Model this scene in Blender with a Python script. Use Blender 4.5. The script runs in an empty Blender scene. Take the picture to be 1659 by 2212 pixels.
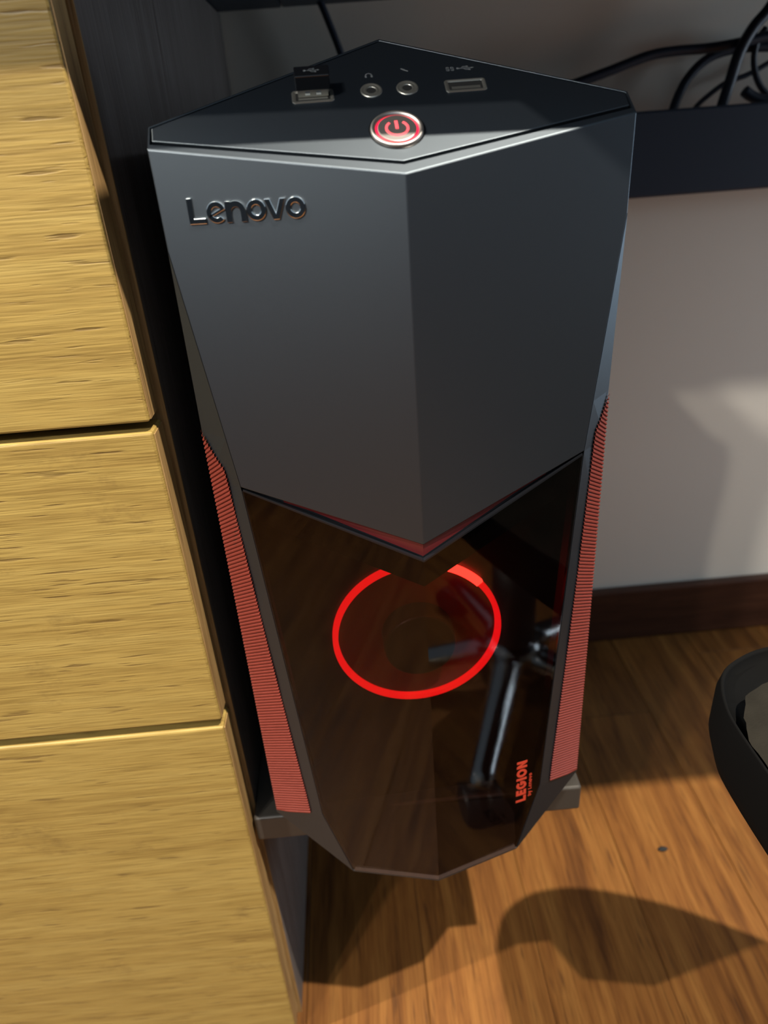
import bpy, bmesh, math, random
from mathutils import Vector, Matrix, noise

random.seed(7)
SC = bpy.context.scene
COL = SC.collection

# ------------------------------------------------------------------ camera
# room frame: x along the back wall, y towards it, z up; metres.
cam_d = bpy.data.cameras.new('camera')
cam = bpy.data.objects.new('camera', cam_d)
COL.objects.link(cam)
YAW, PITCH, ROLL = 0.02559, 0.49978, -0.07583
cam_d.sensor_fit = 'VERTICAL'
cam_d.sensor_height = 36.0
cam_d.sensor_width = 27.0
cam_d.lens = 1531.2 / 2212 * 36
cam_d.clip_start = 0.01
fw = Vector((math.sin(YAW) * math.cos(PITCH), math.cos(YAW) * math.cos(PITCH), -math.sin(PITCH)))
rt = Vector((math.cos(YAW), -math.sin(YAW), 0))
up = rt.cross(fw)
r2 = rt * math.cos(ROLL) + up * math.sin(ROLL)
u2 = up * math.cos(ROLL) - rt * math.sin(ROLL)
CAMP = Vector((-0.02403, -0.27827, 0.650))
cam.matrix_world = Matrix(((r2.x, u2.x, -fw.x, CAMP.x), (r2.y, u2.y, -fw.y, CAMP.y),
                           (r2.z, u2.z, -fw.z, CAMP.z), (0, 0, 0, 1)))
cam_d.dof.use_dof = True
cam_d.dof.focus_distance = 0.33
cam_d.dof.aperture_fstop = 8.5
SC.camera = cam

# ------------------------------------------------------------------ world, lamps, exposure
world = bpy.data.worlds.new('world')
SC.world = world
world.use_nodes = True
bg = world.node_tree.nodes['Background']
bg.inputs[0].default_value = (0.64, 0.83, 1.0, 1)
bg.inputs[1].default_value = 0.60


def lamp(name, loc, target, power, radius, color, angle=60, blend=0.4):
    d = bpy.data.lights.new(name, 'SPOT')
    d.energy = power
    d.shadow_soft_size = radius
    d.color = color
    d.spot_size = math.radians(angle)
    d.spot_blend = blend
    o = bpy.data.objects.new(name, d)
    COL.objects.link(o)
    o.location = loc
    o.rotation_euler = (Vector(target) - Vector(loc)).to_track_quat('-Z', 'Y').to_euler()
    return o


# the ceiling spots of the room, in front of the desk
lamp('ceiling_spot_right', (0.614, -0.585, 2.36), (0.1, 0.0, 0.2), 455, 0.016, (1.0, 0.90, 0.76), 70)
lamp('ceiling_spot_left', (-1.09, -0.25, 1.635), (0.1, 0.0, 0.2), 170, 0.013, (1.0, 0.90, 0.76), 80)
lamp('ceiling_spot_front', (-1.0, -1.50, 1.887), (0.3, 0.3, 0.3), 48, 0.03, (1.0, 0.93, 0.82), 60)
lamp('ceiling_spot_far', (-1.22, -1.50, 1.887), (0.3, 0.3, 0.3), 100, 0.05, (1.0, 0.95, 0.86), 60)

# cool fill light added for the under-desk wall, set in an invented window
wd = bpy.data.lights.new('side_fill_light', 'AREA')
wd.shape = 'RECTANGLE'
wd.size, wd.size_y = 0.86, 0.42
wd.energy = 14.0
wd.color = (0.72, 0.86, 1.0)
wl = bpy.data.objects.new('side_fill_light', wd)
COL.objects.link(wl)
wl.location = (1.382, 0.20, 0.80)
wl.rotation_euler = (0, math.radians(90), 0)

SC.view_settings.view_transform = 'Standard'
SC.view_settings.look = 'None'
SC.view_settings.exposure = 0.0
SC.view_settings.gamma = 1.0
SC.view_settings.use_curve_mapping = False


# ------------------------------------------------------------------ material helpers
def new_mat(name):
    m = bpy.data.materials.new(name)
    m.use_nodes = True
    nt = m.node_tree
    b = nt.nodes['Principled BSDF']
    return m, nt, b


def N(nt, kind, **kw):
    n = nt.nodes.new(kind)
    for k, v in kw.items():
        if k.startswith('i_'):
            n.inputs[k[2:].replace('_', ' ')].default_value = v
        else:
            setattr(n, k, v)
    return n


def plain(name, col, rough=0.5, metal=0.0, spec=0.5, bump=0.0, bscale=2000.0, var=0.0, coat=0.0):
    m, nt, b = new_mat(name)
    b.inputs['Base Color'].default_value = (*col, 1)
    b.inputs['Roughness'].default_value = rough
    b.inputs['Metallic'].default_value = metal
    b.inputs['Specular IOR Level'].default_value = spec
    b.inputs['Coat Weight'].default_value = coat
    tc = N(nt, 'ShaderNodeTexCoord')
    if bump or var:
        nz = N(nt, 'ShaderNodeTexNoise', i_Scale=bscale, i_Detail=3.0)
        nt.links.new(tc.outputs['Object'], nz.inputs['Vector'])
        if bump:
            bp = N(nt, 'ShaderNodeBump', i_Strength=bump, i_Distance=0.0003)
            nt.links.new(nz.outputs['Fac'], bp.inputs['Height'])
            nt.links.new(bp.outputs['Normal'], b.inputs['Normal'])
        if var:
            nz2 = N(nt, 'ShaderNodeTexNoise', i_Scale=bscale * 0.05, i_Detail=4.0)
            nt.links.new(tc.outputs['Object'], nz2.inputs['Vector'])
            mx = N(nt, 'ShaderNodeMixRGB', blend_type='MIX')
            mx.inputs[1].default_value = (*[c * (1 - var) for c in col], 1)
            mx.inputs[2].default_value = (*[min(1, c * (1 + var)) for c in col], 1)
            nt.links.new(nz2.outputs['Fac'], mx.inputs[0])
            nt.links.new(mx.outputs[0], b.inputs['Base Color'])
    return m


def emit(name, col, strength):
    m, nt, b = new_mat(name)
    b.inputs['Base Color'].default_value = (*[c * 0.5 for c in col], 1)
    b.inputs['Emission Color'].default_value = (*col, 1)
    b.inputs['Emission Strength'].default_value = strength
    return m


def ramp(nt, stops):
    r = nt.nodes.new('ShaderNodeValToRGB')
    e = r.color_ramp.elements
    while len(e) > 1:
        e.remove(e[-1])
    e[0].position, e[0].color = stops[0][0], (*stops[0][1], 1)
    for p, c in stops[1:]:
        x = e.new(p)
        x.color = (*c, 1)
    return r


def wood(name, axis, light, mid, dark, pore, grain=1.0, rough=0.45, bump=0.25, knots=0.0, rnd=0.0, spec=0.35):
    """grain runs along `axis` (0 = x, 1 = y, 2 = z) in object space; rnd offsets and tints each object."""
    m, nt, b = new_mat(name)
    L = nt.links.new
    tc = N(nt, 'ShaderNodeTexCoord')
    oi = N(nt, 'ShaderNodeObjectInfo')
    off = N(nt, 'ShaderNodeVectorMath', operation='SCALE')
    cmb = N(nt, 'ShaderNodeCombineXYZ')
    for k in range(3):
        L(oi.outputs['Random'], cmb.inputs[k])
    L(cmb.outputs[0], off.inputs[0])
    off.inputs['Scale'].default_value = 37.0
    add = N(nt, 'ShaderNodeVectorMath', operation='ADD')
    L(tc.outputs['Object'], add.inputs[0])
    L(off.outputs[0], add.inputs[1])

    def mapped(along, across):
        s = [across] * 3
        s[axis] = along
        mp = N(nt, 'ShaderNodeMapping')
        mp.inputs['Scale'].default_value = s
        L(add.outputs[0], mp.inputs['Vector'])
        return mp

    # broad figure, warped so that it bends around knots
    warp = N(nt, 'ShaderNodeTexNoise', i_Scale=1.0, i_Detail=2.0)
    L(mapped(5 * grain, 9 * grain).outputs[0], warp.inputs['Vector'])
    wsc = N(nt, 'ShaderNodeVectorMath', operation='SCALE')
    L(warp.outputs['Color'], wsc.inputs[0])
    wsc.inputs['Scale'].default_value = 2.0
    wadd = N(nt, 'ShaderNodeVectorMath', operation='ADD')
    L(mapped(5 * grain, 105 * grain).outputs[0], wadd.inputs[0])
    L(wsc.outputs[0], wadd.inputs[1])
    fig = N(nt, 'ShaderNodeTexNoise', i_Scale=1.0, i_Detail=5.0, i_Roughness=0.62)
    L(wadd.outputs[0], fig.inputs['Vector'])
    r1 = ramp(nt, [(0.28, dark), (0.47, mid), (0.70, light)])
    L(fig.outputs['Fac'], r1.inputs[0])
    # fine fibres
    fib = N(nt, 'ShaderNodeTexNoise', i_Scale=1.0, i_Detail=3.0)
    L(mapped(26 * grain, 820 * grain).outputs[0], fib.inputs['Vector'])
    r2_ = ramp(nt, [(0.30, (0.68, 0.65, 0.60)), (0.52, (1.0, 1.0, 1.0)), (0.8, (1.16, 1.15, 1.12))])
    L(fib.outputs['Fac'], r2_.inputs[0])
    mul = N(nt, 'ShaderNodeMixRGB', blend_type='MULTIPLY')
    mul.inputs[0].default_value = 0.85
    L(r1.outputs[0], mul.inputs[1])
    L(r2_.outputs[0], mul.inputs[2])
    # dark pores / short cracks
    por = N(nt, 'ShaderNodeTexNoise', i_Scale=1.0, i_Detail=2.0)
    L(mapped(26 * grain, 330 * grain).outputs[0], por.inputs['Vector'])
    r3 = ramp(nt, [(0.63, (0, 0, 0)), (0.72, (1, 1, 1))])
    L(por.outputs['Fac'], r3.inputs[0])
    mx = N(nt, 'ShaderNodeMixRGB', blend_type='MIX')
    pf = N(nt, 'ShaderNodeMath', operation='MULTIPLY')
    pf.inputs[1].default_value = 0.55
    L(r3.outputs[0], pf.inputs[0])
    L(pf.outputs[0], mx.inputs[0])
    L(mul.outputs[0], mx.inputs[1])
    mx.inputs[2].default_value = (*pore, 1)
    out = mx.outputs[0]
    if knots:
        kn = N(nt, 'ShaderNodeTexNoise', i_Scale=1.0, i_Detail=6.0, i_Roughness=0.75)
        L(mapped(9 * grain, 16 * grain).outputs[0], kn.inputs['Vector'])
        r4 = ramp(nt, [(0.60, (0, 0, 0)), (0.74, (1, 1, 1))])
        L(kn.outputs['Fac'], r4.inputs[0])
        kf = N(nt, 'ShaderNodeMath', operation='MULTIPLY')
        kf.inputs[1].default_value = knots
        L(r4.outputs[0], kf.inputs[0])
        mk = N(nt, 'ShaderNodeMixRGB', blend_type='MIX')
        L(kf.outputs[0], mk.inputs[0])
        L(out, mk.inputs[1])
        mk.inputs[2].default_value = (*pore, 1)
        out = mk.outputs[0]
    if rnd:
        hsv = N(nt, 'ShaderNodeHueSaturation')
        mr = N(nt, 'ShaderNodeMapRange')
        mr.inputs['To Min'].default_value = 1 - rnd
        mr.inputs['To Max'].default_value = 1 + rnd
        L(oi.outputs['Random'], mr.inputs['Value'])
        L(mr.outputs[0], hsv.inputs['Value'])
        L(out, hsv.inputs['Color'])
        out = hsv.outputs[0]
    L(out, b.inputs['Base Color'])
    b.inputs['Roughness'].default_value = rough
    b.inputs['Specular IOR Level'].default_value = spec
    bp = N(nt, 'ShaderNodeBump', i_Strength=bump, i_Distance=0.0006)
    hadd = N(nt, 'ShaderNodeMath', operation='SUBTRACT')
    L(fib.outputs['Fac'], hadd.inputs[0])
    L(r3.outputs[0], hadd.inputs[1])
    L(hadd.outputs[0], bp.inputs['Height'])
    L(bp.outputs['Normal'], b.inputs['Normal'])
    return m


M = {}
M['oak'] = wood('oak_laminate', 0, (0.320, 0.230, 0.070), (0.280, 0.193, 0.054), (0.205, 0.133, 0.036), (0.085, 0.048, 0.018),
                grain=1.25, rough=0.45, bump=0.30, knots=0.55)
M['oak_edge'] = wood('oak_edge_band', 2, (0.34, 0.22, 0.09), (0.27, 0.165, 0.065), (0.17, 0.10, 0.04), (0.10, 0.055, 0.02), rough=0.5)
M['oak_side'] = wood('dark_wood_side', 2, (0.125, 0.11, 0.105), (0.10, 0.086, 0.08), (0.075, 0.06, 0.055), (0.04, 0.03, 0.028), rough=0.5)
M['floor'] = wood('acacia_plank', 1, (0.19, 0.084, 0.021), (0.132, 0.052, 0.0125), (0.060, 0.022, 0.0065), (0.035, 0.014, 0.006),
                  grain=0.8, rough=0.42, bump=0.12, knots=0.25, rnd=0.20, spec=0.22)
M['base'] = wood('baseboard_wood', 0, (0.075, 0.030, 0.016), (0.055, 0.021, 0.012), (0.035, 0.014, 0.008), (0.02, 0.008, 0.006), rough=0.4)
M['wall'] = plain('wall_paint', (0.80, 0.75, 0.66), 0.85, spec=0.2, bump=0.35, bscale=420)
M['frame'] = plain('white_added_window_paint', (0.75, 0.75, 0.73), 0.4)
M['slate'] = plain('slate_added_wall_paint', (0.06, 0.07, 0.085), 0.85, spec=0.2, bump=0.3, bscale=420)  # dark tone for the added walls, so the tower mirrors little light


def shell_mat():
    """dark satin plastic with metal flake: a little diffuse under a wide soft sheen."""
    m, nt, b = new_mat('black_satin_plastic')
    nt.nodes.remove(b)
    out = nt.nodes['Material Output']
    tc = N(nt, 'ShaderNodeTexCoord')
    nz = N(nt, 'ShaderNodeTexNoise', i_Scale=3500.0, i_Detail=2.0)
    nt.links.new(tc.outputs['Object'], nz.inputs['Vector'])
    bp = N(nt, 'ShaderNodeBump', i_Strength=0.10, i_Distance=0.0002)
    nt.links.new(nz.outputs['Fac'], bp.inputs['Height'])
    df = N(nt, 'ShaderNodeBsdfDiffuse')
    df.inputs['Color'].default_value = (0.008, 0.010, 0.013, 1)
    gl = N(nt, 'ShaderNodeBsdfGlossy', distribution='BECKMANN')
    gl.inputs['Color'].default_value = (0.092, 0.108, 0.122, 1)
    gl.inputs['Roughness'].default_value = 0.52
    ad = N(nt, 'ShaderNodeAddShader')
    for x_ in (df, gl):
        nt.links.new(bp.outputs['Normal'], x_.inputs['Normal'])
    nt.links.new(df.outputs[0], ad.inputs[0])
    nt.links.new(gl.outputs[0], ad.inputs[1])
    nt.links.new(ad.outputs[0], out.inputs['Surface'])
    return m


M['shell'] = shell_mat()
M['case'] = plain('black_steel', (0.012, 0.013, 0.014), 0.45, bump=0.1, bscale=4000)
M['gloss'] = plain('gloss_black', (0.006, 0.0065, 0.008), 0.12, spec=0.5)
M['inner'] = plain('dark_inner_plastic', (0.030, 0.028, 0.028), 0.35)
M['groove'] = plain('groove_black', (0.004, 0.004, 0.004), 0.8)
M['red'] = plain('red_ribbed_mesh', (0.165, 0.027, 0.018), 0.5, metal=0.1, spec=0.3, var=0.12, bscale=1500)
M['redlip'] = plain('dark_red_plastic', (0.11, 0.012, 0.014), 0.35)
M['redprint'] = plain('red_print', (0.40, 0.034, 0.014), 0.5)
M['chrome'] = plain('chrome', (0.82, 0.82, 0.80), 0.07, metal=1.0)
M['steel'] = plain('brushed_steel', (0.42, 0.40, 0.385), 0.42, metal=1.0)
M['port'] = plain('port_metal', (0.42, 0.41, 0.37), 0.38, metal=0.9)
M['icon'] = plain('grey_icon_print', (0.12, 0.13, 0.14), 0.6)
M['tray'] = plain('grey_tray', (0.045, 0.040, 0.034), 0.42, metal=0.2, bump=0.05)
M['desk'] = plain('desk_black_blue_haze', (0.014, 0.026, 0.050), 0.5)  # black with the blue of lens haze mixed into the colour
M['cable'] = plain('cable_rubber_blue_haze', (0.006, 0.012, 0.028), 0.5)  # bluish lens haze put into the black of the rubber
M['bin'] = plain('seat_rim_black', (0.003, 0.003, 0.003), 0.85, spec=0.05, bump=0.1)
M['fleece'] = plain('worn_grey_fabric', (0.0115, 0.0102, 0.0077), 0.95, spec=0.1, bump=1.0, bscale=900, var=0.6)
M['shroud'] = plain('red_glow_tinted_plastic', (0.24, 0.016, 0.016), 0.45)  # red in the colour stands for the ring's scattered glow
M['glow'] = emit('red_ring_light', (1.0, 0.008, 0.012), 3.0)
M['led'] = emit('red_led', (1.0, 0.03, 0.02), 16.0)
M['btnglow'] = emit('red_button_light', (1.0, 0.01, 0.05), 1.9)
M['symglow'] = emit('red_symbol_light', (1.0, 0.10, 0.12), 1.1)
M['chairblack'] = plain('chair_plastic', (0.012, 0.012, 0.012), 0.45)


def glass_mat():
    m, nt, b = new_mat('smoked_glass')
    nt.nodes.remove(b)
    out = nt.nodes['Material Output']
    tr = N(nt, 'ShaderNodeBsdfTransparent')
    tr.inputs[0].default_value = (0.50, 0.42, 0.40, 1)
    gl = N(nt, 'ShaderNodeBsdfGlossy')
    gl.inputs['Roughness'].default_value = 0.035
    gl.inputs[0].default_value = (1, 1, 1, 1)
    fr0 = N(nt, 'ShaderNodeFresnel', i_IOR=1.45)
    geo = N(nt, 'ShaderNodeNewGeometry')
    inv = N(nt, 'ShaderNodeMath', operation='SUBTRACT')
    inv.inputs[0].default_value = 1.0
    nt.links.new(geo.outputs['Backfacing'], inv.inputs[1])
    fr = N(nt, 'ShaderNodeMath', operation='MULTIPLY')
    nt.links.new(fr0.outputs[0], fr.inputs[0])
    nt.links.new(inv.outputs[0], fr.inputs[1])
    mx = N(nt, 'ShaderNodeMixShader')
    nt.links.new(fr.outputs[0], mx.inputs[0])
    nt.links.new(tr.outputs[0], mx.inputs[1])
    nt.links.new(gl.outputs[0], mx.inputs[2])
    nt.links.new(mx.outputs[0], out.inputs['Surface'])
    return m


M['glass'] = glass_mat()


# ------------------------------------------------------------------ mesh helpers
def link(name, me, mat, parent=None, smooth=False):
    o = bpy.data.objects.new(name, me)
    COL.objects.link(o)
    if mat is not None:
        me.materials.append(M[mat] if isinstance(mat, str) else mat)
    if smooth:
        for p in me.polygons:
            p.use_smooth = True
    if parent is not None:
        o.parent = parent
    return o


def from_bm(name, bm, mat, parent=None, smooth=False, recalc=True):
    if recalc:
        bmesh.ops.recalc_face_normals(bm, faces=bm.faces)
    me = bpy.data.meshes.new(name)
    bm.to_mesh(me)
    bm.free()
    return link(name, me, mat, parent, smooth)


def poly(name, verts, faces, mat, parent=None, smooth=False, bevel=0.0, recalc=True, seg=2, ang=25):
    bm = bmesh.new()
    vs = [bm.verts.new(v) for v in verts]
    for f in faces:
        bm.faces.new([vs[i] for i in f])
    o = from_bm(name, bm, mat, parent, smooth, recalc)
    if bevel:
        add_bevel(o, bevel, seg, ang)
    return o


def add_bevel(o, w, seg=2, ang=25):
    md = o.modifiers.new('bevel', 'BEVEL')
    md.width = w
    md.segments = seg
    md.limit_method = 'ANGLE'
    md.angle_limit = math.radians(ang)
    md.harden_normals = False
    return md


def box_into(bm, x0, x1, y0, y1, z0, z1, mtx=None):
    c = [(x0, y0, z0), (x1, y0, z0), (x1, y1, z0), (x0, y1, z0), (x0, y0, z1), (x1, y0, z1), (x1, y1, z1), (x0, y1, z1)]
    v = [bm.verts.new(mtx @ Vector(p) if mtx else p) for p in c]
    for f in ((0, 3, 2, 1), (4, 5, 6, 7), (0, 1, 5, 4), (1, 2, 6, 5), (2, 3, 7, 6), (3, 0, 4, 7)):
        bm.faces.new([v[i] for i in f])


def box(name, x0, x1, y0, y1, z0, z1, mat, parent=None, bevel=0.0, seg=2):
    bm = bmesh.new()
    box_into(bm, x0, x1, y0, y1, z0, z1)
    o = from_bm(name, bm, mat, parent)
    if bevel:
        add_bevel(o, bevel, seg)
    return o


def prism(bm, pts, fn, h0, h1):
    """polygon pts (u, v) lifted from height h0 to h1 by fn(u, v, h)."""
    a = [bm.verts.new(fn(u, v, h0)) for u, v in pts]
    b = [bm.verts.new(fn(u, v, h1)) for u, v in pts]
    n = len(pts)
    bm.faces.new(a[::-1])
    bm.faces.new(b)
    for i in range(n):
        j = (i + 1) % n
        bm.faces.new((a[i], a[j], b[j], b[i]))


def ring_into(bm, fn, c, ri, ro, h0, h1, a0=0.0, a1=360.0, n=64):
    """annular (or arc) solid about c in (u, v)."""
    full = abs(a1 - a0) >= 360
    k = n if full else n + 1
    rows = []
    for i in range(k):
        a = math.radians(a0 + (a1 - a0) * i / n)
        cs, sn = math.cos(a), math.sin(a)
        rows.append([bm.verts.new(fn(c[0] + r * cs, c[1] + r * sn, h)) for r, h in ((ri, h0), (ro, h0), (ro, h1), (ri, h1))])
    for i in range(n):
        p, q = rows[i], rows[(i + 1) % k]
        for s in range(4):
            t = (s + 1) % 4
            bm.faces.new((p[s], q[s], q[t], p[t]))
    if not full:
        bm.faces.new(rows[0])
        bm.faces.new(rows[-1][::-1])


def disc_into(bm, fn, c, r, h0, h1, n=48):
    prism(bm, [(c[0] + r * math.cos(2 * math.pi * i / n), c[1] + r * math.sin(2 * math.pi * i / n)) for i in range(n)], fn, h0, h1)


def lathe(name, prof, mat, parent=None, n=48, loc=(0, 0, 0), smooth=True):
    bm = bmesh.new()
    rows = []
    for r, z in prof:
        if r < 1e-6:
            rows.append([bm.verts.new((loc[0], loc[1], loc[2] + z))])
        else:
            rows.append([bm.verts.new((loc[0] + r * math.cos(2 * math.pi * i / n), loc[1] + r * math.sin(2 * math.pi * i / n), loc[2] + z)) for i in range(n)])
    for a, b in zip(rows, rows[1:]):
        for i in range(n):
            j = (i + 1) % n
            if len(a) == 1 and len(b) > 1:
                bm.faces.new((a[0], b[j], b[i]))
            elif len(b) == 1 and len(a) > 1:
                bm.faces.new((a[i], a[j], b[0]))
            elif len(a) > 1:
                bm.faces.new((a[i], a[j], b[j], b[i]))
    return from_bm(name, bm, mat, parent, smooth)


def tube(name, pts, r, mat, parent=None, n=12, sub=8):
    """round tube along a Catmull-Rom curve through pts."""
    P = [Vector(p) for p in pts]
    Q = [P[0] * 2 - P[1]] + P + [P[-1] * 2 - P[-2]]
    c = []
    for i in range(1, len(Q) - 2):
        for k in range(sub):
            t = k / sub
            a, b_, d, e = Q[i - 1], Q[i], Q[i + 1], Q[i + 2]
            c.append(0.5 * ((2 * b_) + (d - a) * t + (2 * a - 5 * b_ + 4 * d - e) * t * t + (-a + 3 * b_ - 3 * d + e) * t ** 3))
    c.append(P[-1])
    bm = bmesh.new()
    rows = []
    ref = Vector((0.3, 0.1, 0.95)).normalized()
    for i, p in enumerate(c):
        t = (c[min(i + 1, len(c) - 1)] - c[max(i - 1, 0)]).normalized()
        s = t.cross(ref)
        if s.length < 1e-3:
            s = t.cross(Vector((1, 0, 0)))
        s.normalize()
        w = t.cross(s)
        rows.append([bm.verts.new(p + (s * math.cos(2 * math.pi * k / n) + w * math.sin(2 * math.pi * k / n)) * r) for k in range(n)])
    for a, b_ in zip(rows, rows[1:]):
        for k in range(n):
            j = (k + 1) % n
            bm.faces.new((a[k], a[j], b_[j], b_[k]))
    bm.faces.new(rows[0][::-1])
    bm.faces.new(rows[-1])
    return from_bm(name, bm, mat, parent, True)


def tag(o, label=None, cat=None, group=None, kind=None):
    for k, v in (('label', label), ('category', cat), ('group', group), ('kind', kind)):
        if v:
            o[k] = v
    return o


def empty(name, loc, rz=0.0):
    o = bpy.data.objects.new(name, None)
    COL.objects.link(o)
    o.location = loc
    o.rotation_euler = (0, 0, rz)
    o.empty_display_size = 0.05
    return o


# ------------------------------------------------------------------ the setting
WALL_Y = 0.496
tag(box('wall_back', -2.4, 1.52, WALL_Y, WALL_Y + 0.12, -0.06, 2.5, 'wall'), kind='structure')
tag(box('added_wall_right', 1.4, 1.52, -2.6, WALL_Y, -0.06, 2.5, 'slate'), kind='structure')  # unseen wall, added dark to dim reflections in the tower's right facet
tag(box('added_wall_front', -2.4, 1.52, -2.72, -2.6, -0.06, 0.95, 'slate'), kind='structure')  # unseen low wall, added so the front facets mirror something dark
tag(box('added_wall_left', -2.52, -2.4, -2.72, WALL_Y, -0.06, 0.95, 'slate'), kind='structure')  # unseen low wall, added to darken reflections on the left side
wn = tag(box('added_window', 1.386, 1.3995, -0.05, 0.45, 0.33, 1.27, 'frame'), kind='structure')  # unseen window, added to house the fill light
for nm, a in (('added_window_frame', (1.372, 1.3855, -0.05, -0.01, 0.33, 1.27)), ('added_window_frame', (1.372, 1.3855, 0.41, 0.45, 0.33, 1.27)),
              ('added_window_frame', (1.372, 1.3855, -0.01, 0.41, 0.33, 0.37)), ('added_window_frame', (1.372, 1.3855, -0.01, 0.41, 1.23, 1.27)),
              ('added_window_sill', (1.34, 1.3995, -0.07, 0.47, 0.30, 0.3295))):
    box(nm, *a, 'frame', wn)
bb = tag(box('baseboard_back', -0.1155, 1.4, WALL_Y - 0.014, WALL_Y, 0.0, 0.082, 'base', bevel=0.003), kind='structure')

floor = tag(box('floor', -2.4, 1.4, -2.6, WALL_Y, -0.06, -0.012, 'groove'), kind='structure')
PW = 0.1025
plank_src = None
k = 0
for col in range(-24, 14):
    x0 = 0.0925 + (col - 1) * PW
    start = -2.85 - ((col * 37) % 11) / 11.0 * 0.35
    y = start
    while y < WALL_Y - 0.001:
        ln = 1.15
        y1 = min(y + ln, WALL_Y - 0.001)
        y = max(y, -2.6)
        if y1 - y > 0.05:
            bm = bmesh.new()
            hw, hl = PW / 2 - 0.0002, (y1 - y) / 2 - 0.0002
            box_into(bm, -hw, hw, -hl, hl, -0.012, 0.0)
            o = from_bm('floor_plank', bm, 'floor', floor)
            add_bevel(o, 0.0005, 1)
            o.location = (x0 + PW / 2, (y + y1) / 2, 0)
        y = y1

# ------------------------------------------------------------------ desk above
desk = tag(empty('desk', (0.5, 0.2, 0.0)),
           'black desk with a dark rail along the wall behind the computer tower', 'desk')
dl = Vector((-0.5, -0.2, 0))


def dbox(name, *a, mat='desk', bevel=0.002):
    o = box(name, *a, mat, desk, bevel)
    o.location = dl
    return o


dbox('desktop', -0.061, 1.36, -0.020, 0.494, 0.7465, 0.7715)
dbox('back_rail', -0.115, 1.30, 0.425, 0.441, 0.5735, 0.6445)
dbox('leg', 1.30, 1.35, 0.02, 0.07, 0.0, 0.7465)
dbox('leg', 1.30, 1.35, 0.43, 0.48, 0.0, 0.7465)

# ------------------------------------------------------------------ drawer cabinet
cab = tag(empty('drawer_cabinet', (-0.32, 0.27, 0.0)),
          'oak drawer cabinet with three plain drawer fronts left of the computer', 'cabinet')
co = Vector((0.32, -0.27, 0))


def cbox(name, *a, mat='oak', bevel=0.0):
    o = box(name, *a, mat, cab, bevel)
    o.location = co
    return o


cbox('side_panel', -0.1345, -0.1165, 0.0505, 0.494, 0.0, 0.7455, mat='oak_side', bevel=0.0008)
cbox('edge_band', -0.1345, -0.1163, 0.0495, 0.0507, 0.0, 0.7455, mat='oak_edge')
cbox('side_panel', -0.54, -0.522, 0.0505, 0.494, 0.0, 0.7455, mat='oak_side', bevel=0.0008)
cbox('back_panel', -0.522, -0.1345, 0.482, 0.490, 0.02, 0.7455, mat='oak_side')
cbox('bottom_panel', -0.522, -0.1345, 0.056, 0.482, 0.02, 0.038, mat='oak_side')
cbox('shade_top_board', -0.545, -0.0615, 0.004, 0.494, 0.7465, 0.7715, mat='desk', bevel=0.001)  # unseen board, its front edge and overhang shaped to place the shadow line
for z0, z1 in ((0.012, 0.3485), (0.3545, 0.5335), (0.5385, 0.7380)):
    f = box('drawer', -0.210, 0.210, -0.009, 0.009, -(z1 - z0) / 2, (z1 - z0) / 2, 'oak', cab, 0.0012)
    f.location = co + Vector((-0.3290, 0.0390, (z0 + z1) / 2))
    e = box('edge_band', 0.2101, 0.2106, -0.0078, 0.0078, -(z1 - z0) / 2 + 0.0012, (z1 - z0) / 2 - 0.0012, 'oak_edge', f)

# ------------------------------------------------------------------ computer tower
TOW = empty('computer_tower', (0, 0, 0.259), math.radians(2.5))
tag(TOW, 'angular black gaming computer tower with red side strips and glowing red fan ring', 'computer')
ZB = 0.375                   # ridge top above the tower's base


def T(x, y, z):
    """tower millimetres (ridge top = 0, 0, 0) to tower-local metres."""
    return Vector((x / 1000, y / 1000, z / 1000 + ZB))


TAU = 0.612
CT, ST, TT = math.cos(TAU), math.sin(TAU), math.tan(TAU)
FA = math.atan2(19.2, 91.5)   # facet angle
CF, SF = math.cos(FA), math.sin(FA)


def S(u, y, h=0.0):
    """point over the sloping top: u across, y depth on the plane, h along the normal (mm)."""
    return T(u, y - h * ST, y * TT + h * CT)


def SV(u, v, h=0.0):
    return S(u, v * CT, h)


def FL(side):
    """facet frame: u = distance from the ridge (towards the outer edge), v = z, h outwards."""
    def f(u, v, h=0.0):
        n = Vector((side * SF, -CF))
        return T(side * u * CF + n.x * h, u * SF + n.y * h, v)
    return f


def fx(x):
    """ridge distance on a facet of the lateral offset x."""
    return x / CF


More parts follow.
